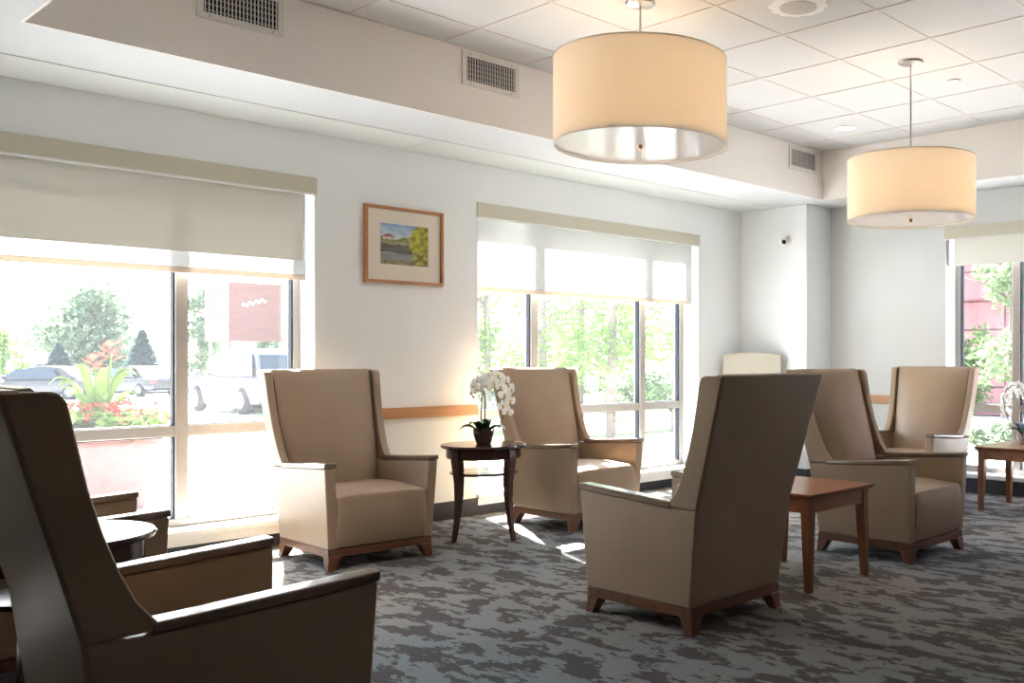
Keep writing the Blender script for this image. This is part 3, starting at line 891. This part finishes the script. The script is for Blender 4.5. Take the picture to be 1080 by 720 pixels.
# ------------------------------------------------------------------ framed painting
t = thing('framed_painting', 'landscape painting in a wood frame with cream mat hanging on the wall between windows', 'painting', (3.725, YW, 1.905))
W, H = .305, .257
fr = boxes((-W, W, -.032, 0, H - .02, H), (-W, W, -.032, 0, -H, -H + .02), (-W, -W + .02, -.032, 0, -H + .02, H - .02), (W - .02, W, -.032, 0, -H + .02, H - .02), bev=.002, seg=1)
link('frame', fr, 'frame_wood', t)
link('mat_board', boxes((-W + .02, W - .02, -.014, -.002, -H + .02, H - .02)), 'mat', t, smooth=False)
pw, ph, nx, nz = .186, .136, 72, 54
vs, fs, cols = [], [], []
from mathutils import noise as mnoise
def n2(u, v, s, o=0): return mnoise.noise(Vector((u * s + o, v * s, o * 1.7)))
def paint_at(u, v):
    """u 0..1 left to right, v 0..1 bottom to top: sky, cottages, far bank, river, bright tree"""
    sky = Vector((.20, .34, .58)).lerp(Vector((.60, .66, .66)), max(0, min(1, (.98 - v) * 3.2 + .5 * n2(u, v, 6))))
    c = sky
    hz = .64 + .05 * n2(u, .3, 5) + (.07 if .38 < u < .62 else 0) * max(0, sin((u - .38) / .24 * pi))
    if v < hz: c = Vector((.16, .20, .08)).lerp(Vector((.30, .30, .13)), .5 + n2(u, v, 14))
    if .04 < u < .30 and v < .76 - abs(u - .16) * .55 and v > .66: c = Vector((.30, .10, .10))
    if .05 < u < .29 and .60 < v <= .675: c = Vector((.62, .54, .47)) if n2(u, v, 18) > -.15 else Vector((.3, .12, .1))
    if v < .56 + .015 * n2(u, 0, 8): c = Vector((.30, .30, .16)).lerp(Vector((.42, .38, .22)), .5 + n2(u, v, 12))
    if v < .50 + .02 * n2(u, 2, 6): c = Vector((.09, .085, .075)).lerp(Vector((.17, .15, .12)), .5 + n2(u * .5, v * 2, 10))
    if v < .28 + .10 * n2(u, 4, 3): c = Vector((.30, .31, .30)).lerp(Vector((.20, .22, .22)), .5 + n2(u * .4, v * 2, 12))
    if v < .09 + .06 * n2(u, 7, 5): c = Vector((.17, .15, .08)).lerp(Vector((.34, .28, .12)), .5 + n2(u, v, 15))
    r = math.hypot((u - .84) / .24, (v - .62) / .42)
    if r < 1 + .35 * n2(u, v, 9): c = Vector((.20, .23, .03)).lerp(Vector((.52, .48, .06)), max(0, min(1, .55 + 1.1 * n2(u, v, 11) - (u - .75) * 1.2)))
    if u > .68 and v < .34 + .06 * n2(u, 3, 9): c = Vector((.16, .15, .04)).lerp(Vector((.50, .44, .10)), max(0, min(1, .4 + 1.4 * n2(u, v, 9, 3))))
    return c
for j in range(nz + 1):
    for i in range(nx + 1):
        vs.append((-pw + 2 * pw * i / nx, -.0150, -ph + 2 * ph * j / nz))
for j in range(nz):
    for i in range(nx):
        a = j * (nx + 1) + i; fs.append((a, a + 1, a + nx + 2, a + nx + 1))
me = quad_mesh('picture', vs, fs)
ca = me.color_attributes.new('paint', 'FLOAT_COLOR', 'POINT')
flat = []
for j in range(nz + 1):
    for i in range(nx + 1):
        c = paint_at(i / nx, j / nz); flat += [max(0, c[0]), max(0, c[1]), max(0, c[2]), 1]
ca.data.foreach_set('color', flat)
link('picture', me, 'paint', t, smooth=False, loc=(0, 0, .007))

# ------------------------------------------------------------------ outside
def gz(y): return -.03 - .0135 * (y - 6)
def at_dist(px, d):
    s = d * (px - CX) / F
    return d * cos(TH) + s * sin(TH), d * sin(TH) - s * cos(TH)
def z_of(py, d): return EYE + (HY - py) * d / F

struct('ground_pavement', quad_mesh('ground_pavement', [(-30, YO, gz(6.09)), (8.18, YO, gz(6.09)), (60, YO, gz(6.09)), (120, 160, gz(160)), (-60, 160, gz(160))], [(0, 1, 2, 3, 4)]), 'pave', smooth=False)
struct('ground_side', quad_mesh('ground_side', [(XF + .3, -40, -.04), (90, -40, -.04), (90, YO, -.03), (XF + .3, YO, -.03)], [(0, 1, 2, 3)]), 'pave', smooth=False)
bm = bmesh.new()
box(bm, 7.4, 40, 11.0, 44, -.9, -.9)
V = [(7.6, 11.2), (32, 10.0), (60, 44), (17, 44)]
bm.free(); bm = bmesh.new()
top = [bm.verts.new((x, y, gz(y) + .05)) for x, y in V]; bot = [bm.verts.new((x, y, gz(y) - .05)) for x, y in V]
bm.faces.new(top); bm.faces.new(bot[::-1])
for i in range(4): bm.faces.new((top[i], bot[i], bot[(i + 1) % 4], top[(i + 1) % 4]))
struct('ground_lawn', bm, 'lawn', smooth=False)

def leaf_cloud(name, blobs, n, size, rnd, flat=.6):
    """individual leaves scattered through rounded clumps"""
    vs, fs = [], []
    tot = sum(b[3] * b[4] * b[5] for b in blobs)
    for (cx, cy, cz, rx, ry, rz) in blobs:
        for _ in range(max(4, int(n * rx * ry * rz / tot))):
            while True:
                p = Vector((rnd.uniform(-1, 1), rnd.uniform(-1, 1), rnd.uniform(-1, 1)))
                if .25 < p.length < 1: break
            p = Vector((cx + p.x * rx, cy + p.y * ry, cz + p.z * rz))
            a = Vector((rnd.gauss(0, 1), rnd.gauss(0, 1), rnd.gauss(0, flat))).normalized()
            b = a.cross(Vector((rnd.gauss(0, 1), rnd.gauss(0, 1), rnd.gauss(0, 1)))).normalized()
            s = size * rnd.uniform(.6, 1.3)
            k = len(vs)
            vs += [p - a * s, p + b * s * .45, p + a * s, p - b * s * .45]
            fs.append((k, k + 1, k + 2, k + 3))
    return quad_mesh(name, vs, fs)

def tree(label, x, y, h, r, base, mat, n, size, seed, name='leafy_tree', group=None, trunk=.09, cat='tree'):
    rnd = random.Random(seed)
    t = thing(name, label, cat, (x, y, gz(y)), rnd.uniform(0, 6), group)
    bm = tube([(0, 0, 0), (.04, .02, h * .3), (-.03, .04, h * .6), (.02, 0, h * .92)], [trunk, trunk * .85, trunk * .6, trunk * .2], 10)
    for k in range(7):
        z = h * rnd.uniform(.3, .8); a = rnd.uniform(0, 6.28); L = r * rnd.uniform(.5, .9)
        tube([(0, 0, z), (cos(a) * L * .5, sin(a) * L * .5, z + L * .35), (cos(a) * L, sin(a) * L, z + L * .55)], [trunk * .4, trunk * .25, trunk * .08], 6, bm)
    link('trunk', bm, 'bark', t, weighted=False)
    blobs = []
    for k in range(16):
        u = rnd.random(); z = base + (h - base) * u; rr = r * (1 - .55 * abs(u - .4) * 1.6)
        a = rnd.uniform(0, 6.28); q = rr * rnd.uniform(.2, .75)
        blobs.append((cos(a) * q, sin(a) * q, z, r * rnd.uniform(.3, .5), r * rnd.uniform(.3, .5), r * rnd.uniform(.22, .38)))
    link('foliage', leaf_cloud('foliage', blobs, n, size, rnd), mat, t, smooth=False)
    return t

def conifer(label, x, y, h, r, seed):
    rnd = random.Random(seed)
    t = thing('conifer_tree', label, 'tree', (x, y, gz(y)), 0, 'conifers beyond the car park')
    link('trunk', tube([(0, 0, 0), (0, 0, h * .5), (0, 0, h * .97)], [.14, .09, .02], 8), 'bark', t, weighted=False)
    vs, fs = [], []
    for _ in range(2600):
        u = rnd.random() ** 1.4
        z = .25 + (h - .25) * u; rr = r * (1 - u) * rnd.uniform(.35, 1.05) + .05
        a = rnd.uniform(0, 6.28)
        p = Vector((cos(a) * rr, sin(a) * rr, z - rr * .25))
        d = Vector((cos(a), sin(a), -.35)).normalized(); e = Vector((-sin(a), cos(a), rnd.uniform(-.5, .5))).normalized()
        s = rnd.uniform(.12, .28); k = len(vs)
        vs += [p - d * s, p + e * s * .4, p + d * s, p - e * s * .4]; fs.append((k, k + 1, k + 2, k + 3))
    link('foliage', quad_mesh('foliage', vs, fs), 'leaf_c', t, smooth=False)
    return t

def shrub(label, x, y, rx, h, mat, seed, n=1400, size=.07, group='shrubs outside the windows', name='garden_shrub'):
    rnd = random.Random(seed)
    t = thing(name, label, 'shrub', (x, y, gz(y) if y > 6 else -.04), 0, group)
    bm = bmesh.new()
    for k in range(6):
        a = k * 1.05; tube([(0, 0, 0), (cos(a) * rx * .3, sin(a) * rx * .3, h * .4), (cos(a) * rx * .5, sin(a) * rx * .5, h * .75)], [.03, .02, .008], 6, bm)
    link('stem', bm, 'bark', t, weighted=False)
    blobs = [(rnd.uniform(-.6, .6) * rx, rnd.uniform(-.6, .6) * rx, h * rnd.uniform(.3, .8), rx * .5, rx * .5, h * .3) for _ in range(9)]
    link('foliage', leaf_cloud('foliage', blobs, n, size, rnd), mat, t, smooth=False)
    return t

# trees behind the middle window
GT = 'slender trees beyond the middle window'
for i, (px, d, h, r, b, lab) in enumerate((
        (512, 17.5, 5.2, 1.25, .9, 'bright green tree at the left of the middle window'),
        (574, 15.5, 5.2, 1.2, 1.1, 'bright green tree behind the armchair top in the middle window'),
        (644, 13.8, 5.1, 1.2, 1.2, 'slender bright tree whose pale trunk shows left of the second mullion'),
        (712, 16.5, 5.4, 1.3, 1.0, 'bright green tree in the right pane of the middle window'),
        (612, 20.5, 5.8, 1.9, 1.0, 'deeper tree filling the gap between the two slender trunks'))):
    x, y = at_dist(px, d)
    tree(lab, x, y, h, r, b, 'leaf_a', 4600, .068, 20 + i, 'slender_tree', GT, .075)
for i, (px, d, rx, h, lab) in enumerate(((600, 24, 1.0, .95, 'dark shrub low behind the tree trunks, left of the trunk'), (672, 26.5, 1.1, 1.0, 'dark shrub low behind the tree trunks, right of the trunk'), (712, 22, 1.0, .8, 'low shrub at the right end of the middle window'), (520, 26, 1.5, .9, 'low shrub at the left end of the middle window'))):
    x, y = at_dist(px, d); shrub(lab, x, y, rx, h, 'leaf_d', 40 + i)

# far left: big pale tree, conifers, bushes, building, fence
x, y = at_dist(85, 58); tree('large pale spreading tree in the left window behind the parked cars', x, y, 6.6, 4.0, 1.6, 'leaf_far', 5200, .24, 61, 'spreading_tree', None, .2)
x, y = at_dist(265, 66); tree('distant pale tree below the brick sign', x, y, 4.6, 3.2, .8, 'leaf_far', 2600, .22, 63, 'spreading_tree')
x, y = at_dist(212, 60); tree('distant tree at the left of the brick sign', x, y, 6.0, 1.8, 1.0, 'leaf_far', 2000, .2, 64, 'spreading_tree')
x, y = at_dist(62, 52); conifer('blue-green conifer left of the red canna flowers', x, y, 2.7, 1.45, 71)
x, y = at_dist(150, 52); conifer('taller blue-green conifer right of the red canna flowers', x, y, 3.4, 1.5, 72)
x, y = at_dist(4, 50); tree('leafy bush-like tree at the extreme left edge', x, y, 3.0, 1.3, .3, 'leaf_a', 1800, .14, 73, 'bushy_tree')
x, y = at_dist(30, 85)
t = thing('flat_roofed_building', 'distant pale flat-roofed building above the fence at far left', 'building', (x, y, gz(y)), radians(-30))
link('wall', boxes((-2.6, 2.6, -2, 2, 0, 2.6)), 'conc', t, smooth=False)
link('roof', boxes((-2.9, 2.9, -2.3, 2.3, 2.6, 2.95)), 'greyroof', t, smooth=False)
for k in (-1.6, 0, 1.6): link('window', boxes((k - .5, k + .5, -2.04, -1.96, 1.0, 2.0)), 'car_glass', t, smooth=False)

def fence(label, p0, p1, n):
    t = thing('iron_fence', label, 'fence', (p0[0], p0[1], gz(p0[1])))
    dx, dy = p1[0] - p0[0], p1[1] - p0[1]; dz = gz(p1[1]) - gz(p0[1])
    rl = bmesh.new()
    for z in (.18, 1.0, 1.12): tube([(0, 0, z), (dx, dy, dz + z)], .02, 6, rl)
    link('rail', rl, 'iron', t, weighted=False)
    bm = bmesh.new()
    for i in range(n):
        u = i / (n - 1); w = .014
        box(bm, dx * u - w, dx * u + w, dy * u - w, dy * u + w, dz * u + .02, dz * u + 1.14)
    link('picket', bm, 'iron', t, smooth=False)
    for i in range(4):
        u = i / 3; link('post', boxes((dx * u - .045, dx * u + .045, dy * u - .045, dy * u + .045, dz * u - .02, dz * u + 1.24)), 'iron', t, smooth=False)
fence('black iron fence behind the parked cars at far left', at_dist(-40, 46), at_dist(118, 48), 56)

# cars -----------------------------------------------------------------
def car(label, x, y, heading, paint, suv, seed=0):
    L, Wd, Hh = (4.55, 1.82, 1.70) if suv else (4.7, 1.8, 1.44)
    t = thing('sport_utility_vehicle' if suv else 'sedan_car', label, 'car', (x, y, gz(y)), heading)
    # cross-sections along local +y (front)
    def ring(yy, w, z0, z1, tz):
        return [(-w * .93, yy, z0), (-w, yy, z0 + (z1 - z0) * .35), (-w * .98, yy, z1 - .06), (-w * .86, yy, z1), (w * .86, yy, z1), (w * .98, yy, z1 - .06), (w, yy, z0 + (z1 - z0) * .35), (w * .93, yy, z0)]
    w = Wd / 2; bz = .98 if suv else .88; hz = .98 if suv else .80
    rings = [ring(-L / 2, w * .86, .42, bz - .12, 0), ring(-L / 2 + .12, w * .96, .30, bz, 0), ring(-L / 2 + .8, w, .24, bz + .02, 0), ring(0, w, .22, bz, 0), ring(L / 2 - 1.5, w, .22, bz - .01, 0),
             ring(L / 2 - .8, w * .98, .24, hz - .02, 0), ring(L / 2 - .15, w * .9, .30, hz - .16, 0), ring(L / 2, w * .78, .36, hz - .32, 0)]
    link('body', bevel(loft(rings), .03, 2, 35), paint, t)
    if suv: pr = [(-L / 2 + .08, bz - .02, .93), (-L / 2 + .42, Hh - .12, .78), (-L / 2 + .75, Hh, .72), (-.1, Hh, .72), (.35, Hh - .10, .74), (1.1, bz - .02, .92)]
    else: pr = [(-L / 2 + .55, bz - .02, .9), (-L / 2 + 1.35, Hh - .06, .72), (-.4, Hh, .70), (.2, Hh - .06, .70), (.75, Hh - .3, .8), (1.15, bz - .02, .92)]
    cab = []
    link('cabin', bevel(loft([[(-w * f, yy, bz - .04), (-w * f * (1 if z <= bz else .97), yy, z), (w * f * (1 if z <= bz else .97), yy, z), (w * f, yy, bz - .04)] for yy, z, f in pr]), .03, 2, 35), paint, t)
    # glass
    zt = Hh - .14
    y0, y1 = pr[1][0] + .15, pr[-2][0] + .05
    for s in (-1, 1):
        rr = [[(s * w * .90, y0 - .2, bz + .02), (s * w * .90, y1 + .4, bz + .02), (s * w * .75, y1 - .05, zt), (s * w * .75, y0 + .1, zt)],
              [(s * (w * .90 + .025), y0 - .2, bz + .02), (s * (w * .90 + .025), y1 + .4, bz + .02), (s * (w * .75 + .03), y1 - .05, zt), (s * (w * .75 + .03), y0 + .1, zt)]]
        link('side_window', loft(rr), 'car_glass', t, smooth=False)
        link('mirror', boxes((s * (w + .02), s * (w + .2), 1.0, 1.14, bz, bz + .16), bev=.03) if s > 0 else boxes((-(w + .2), -(w + .02), 1.0, 1.14, bz, bz + .16), bev=.03), paint, t)
        link('tail_light', boxes((s * w * .8 - .12, s * w * .8 + .12, -L / 2 - .012, -L / 2 + .14, bz - .24, bz - .06), bev=.02), 'tail', t)
    ra, rb = pr[0], pr[1]
    link('rear_window', loft([[(-w * .80, ra[0] - .02 + .05, bz + .05), (w * .80, ra[0] - .02 + .05, bz + .05), (w * .70, rb[0] - .03, Hh - .16), (-w * .70, rb[0] - .03, Hh - .16)],
                              [(-w * .80, ra[0] + .1, bz + .05), (w * .80, ra[0] + .1, bz + .05), (w * .70, rb[0] + .05, Hh - .16), (-w * .70, rb[0] + .05, Hh - .16)]]), 'car_glass', t, smooth=False)
    wr = .36 if suv else .32
    for sy in (-L / 2 + .85, L / 2 - .92):
        for s in (-1, 1):
            bm = lathe([(.03, -.11), (wr * .8, -.11), (wr, -.08), (wr, .08), (wr * .8, .11), (.03, .11)], 28)
            bmesh.ops.rotate(bm, verts=bm.verts, matrix=Matrix.Rotation(pi / 2, 3, 'Y'))
            wh = link('wheel', bm, 'tyre', t, weighted=False, loc=(s * (w - .09), sy, wr))
            bm = lathe([(.02, 0), (wr * .62, 0), (wr * .66, .02), (wr * .3, .03), (.02, .035)], 20)
            bmesh.ops.rotate(bm, verts=bm.verts, matrix=Matrix.Rotation(s * pi / 2, 3, 'Y'))
            bmesh.ops.translate(bm, verts=bm.verts, vec=(s * .105, 0, 0))
            link('rim', bm, 'rim', wh, weighted=False)
    return t
def heading_to(px, turn):
    vx, vy = at_dist(px, 1.0)
    return math.atan2(vy, vx) - pi / 2 + radians(turn)
x, y = at_dist(265, 26.5); car('silver sport utility vehicle in the left window, seen from behind under the brick sign', x, y, heading_to(256, 24), 'silver', True)
x, y = at_dist(46, 41); car('black sedan left of the planter in the left window', x, y, heading_to(52, 62), 'black_car', False)
x, y = at_dist(143, 46); car('black sedan right of the canna flowers in the left window', x, y, heading_to(141, 35), 'black_car', False)

# brick sign on its post
x, y = at_dist(257, 34)
t = thing('brick_sign', 'raised brick-faced sign block on a grey post beyond the parked silver car', 'sign', (x, y, gz(y)), heading_to(250, 0) + radians(27))
z0, z1 = z_of(360, 34) - gz(y), z_of(300, 34) - gz(y)
link('sign_block', boxes((-1.0, 1.0, -.75, .75, z0, z1)), 'brick', t, smooth=False)
link('corner_trim', boxes((-1.03, -.93, -.78, -.68, z0, z1)), 'conc', t, smooth=False)
link('cap', boxes((-1.06, 1.06, -.81, .81, z1, z1 + .12)), 'conc', t, smooth=False)
link('post', boxes((-.3, .3, -.3, .3, 0, z0)), 'conc', t, smooth=False)
pts = [(-.45 + i * .045, -.762, (z0 + z1) / 2 + .22 + .07 * sin(i * 1.3) * (1 if i % 5 else 1.6) + .012 * i) for i in range(20)]
link('script_emblem', tube(pts, .03, 6), 'white', t, weighted=False)
x, y = at_dist(222, 38)
t = thing('light_pole', 'thin pale light pole left of the brick sign', 'pole', (x, y, gz(y)))
link('pole', tube([(0, 0, 0), (0, 0, 3.2)], [.06, .045], 10), 'alu', t, weighted=False)
link('base', lathe([(.14, 0), (.14, .25), (.1, .3), (.02, .3)], 14), 'conc', t)

# planter with flowers
x, y = at_dist(104, 7.75)
g = gz(y)
t = thing('terracotta_planter', 'large pink terracotta planter outside the left window', 'planter', (x, y, g))
link('pot', lathe([(.32, 0), (.36, .05), (.44, .5), (.455, .56), (.48, .57), (.48, .64), (.44, .64), (.43, .58), (.02, .58)], 40), 'pot', t)
link('soil', lathe([(.43, .575), (.42, .60), (.02, .61)], 30), 'moss', t)
rnd = random.Random(5)
def bedding(name, mat, n, size, r0, r1, zz0, zz1, label, cat):
    vs, fs = [], []
    for _ in range(n):
        a = rnd.uniform(0, 6.28); rr = rnd.uniform(r0, r1); p = Vector((x + cos(a) * rr, y + sin(a) * rr, g + rnd.uniform(zz0, zz1) - .25 * max(0, rr - .42)))
        for q in range(2):
            d1 = Vector((rnd.gauss(0, 1), rnd.gauss(0, 1), rnd.gauss(0, .6))).normalized(); d2 = d1.cross(Vector((rnd.gauss(0, 1), rnd.gauss(0, 1), 1))).normalized()
            s = size * rnd.uniform(.6, 1.3); k = len(vs)
            vs += [p - d1 * s, p + d2 * s * .6, p + d1 * s, p - d2 * s * .6]; fs.append((k, k + 1, k + 2, k + 3))
    o = link(name, quad_mesh(name, vs, fs), mat, None, smooth=False)
    return tag(o, label, cat, None, 'stuff')
bedding('bedding_leaves', 'leaf_e', 900, .045, .05, .50, .60, .78, 'low green bedding foliage filling the terracotta planter', 'foliage')
bedding('red_bedding_flowers', 'red', 300, .026, .10, .52, .72, .86, 'mass of small red bedding flowers round the planter rim', 'flowers')
t = thing('canna_plant', 'tall canna with broad yellow-green leaves and red flowers in the planter', 'plant', (x, y, g + .60))
for k in range(18):
    a = k * .7 + .3
    bm = bmesh.new(); leaf_blade(bm, (cos(a) * .04, sin(a) * .04, rnd.uniform(.02, .18)), (cos(a), sin(a)), rnd.uniform(.16, .34), .085, rnd.uniform(.22, .46), rnd.uniform(-.05, .08))
    link('leaf', bm, 'leaf_e', t, weighted=False)
vx, vy = sin(TH), -cos(TH)
for k, (off, zz) in enumerate(((-.03, .56), (.10, .66))):
    link('stalk', tube([(off * .4 * vx, off * .4 * vy, 0), (off * .8 * vx, off * .8 * vy, zz * .6), (off * vx, off * vy, zz - .03)], [.012, .010, .007], 8), 'leaf_e', t, weighted=False)
    bm = bmesh.new()
    for q in range(9):
        a = q * 2.4; c = Vector((off * vx + cos(a) * .03, off * vy + sin(a) * .03, zz - .06 + .016 * q))
        d1 = Vector((cos(a), sin(a), .6)).normalized(); d2 = Vector((-sin(a), cos(a), 0)); s = .075
        v = [bm.verts.new(p) for p in (c - d1 * s * .3, c + d2 * s * .5 + d1 * s * .3, c + d1 * s * 1.1, c - d2 * s * .5 + d1 * s * .3)]
        bm.faces.new(v)
    link('flower', bm, 'red', t, smooth=False)

# beyond the right-hand window: panelled red building, tree and shrubs
t = thing('panelled_building', 'red panel-clad building beyond the right-hand window', 'building', (19.5, 6, -.05))
link('lower_wall', boxes((0, 6, -14, 5, 0, 2.45)), 'panel', t, smooth=False)
link('upper_storey', boxes((-.25, 6, -14, 5, 2.45, 7.5)), 'panel', t, smooth=False)
for k in (-9.5, -5.5, -1.5):
    w_ = link('window', boxes((-.03, .05, k - .7, k + .7, .9, 2.1)), 'car_glass', t, smooth=False)
for i, (px, d, h, r, b, lab) in enumerate(((1070, 14.5, 4.6, 1.0, 1.1, 'sunlit pale tree filling the right-hand window'), (1130, 16.5, 4.8, 1.2, .8, 'second tree beyond the right-hand window at the picture edge'))):
    x, y = at_dist(px, d); y_ = y
    tt = tree(lab, x, y, h, r, b, 'leaf_b', 2600, .075, 90 + i, 'garden_tree', None, .06); tt.location.z = -.04
for i, (px, d, rx, h, lab) in enumerate(((1016, 17.5, .55, 1.7, 'dark green shrub beside the red building at the window edge'), (1046, 12.6, .5, .32, 'low pale shrub on the gravel beyond the right-hand window'))):
    x, y = at_dist(px, d); shrub(lab, x, y, rx, h, 'leaf_d' if i == 0 else 'leaf_far', 100 + i, 1100, .07)

# ------------------------------------------------------------------ light
w = D.worlds.new('sky'); SC.world = w; w.use_nodes = True
nt = w.node_tree
bg = nt.nodes['Background']
sk = nt.nodes.new('ShaderNodeTexSky')
sk.sky_type = 'NISHITA'; sk.sun_disc = False
sk.sun_elevation = radians(46); sk.sun_rotation = radians(20); sk.air_density = 1.0; sk.dust_density = 2.5
nt.links.new(sk.outputs[0], bg.inputs['Color'])
bg.inputs['Strength'].default_value = 0.95
sun = D.lights.new('sun', 'SUN'); so = D.objects.new('sun', sun); COL.objects.link(so)
sun.energy = 46; sun.angle = radians(.6); sun.color = (1, .98, .95)
sd = Vector((-.35, -1, -1.05)).normalized()
so.rotation_euler = sd.to_track_quat('-Z', 'Y').to_euler()
so.location = (10, 20, 20)

SC.view_settings.view_transform = 'Standard'
SC.view_settings.look = 'None'
SC.view_settings.gamma = 1
SC.view_settings.use_curve_mapping = False
SC.view_settings.exposure = 0.74
c = SC.cycles
c.max_bounces = 10; c.diffuse_bounces = 6; c.glossy_bounces = 4; c.transmission_bounces = 6; c.transparent_max_bounces = 16
c.sample_clamp_indirect = 8
c.caustics_reflective = False; c.caustics_refractive = False
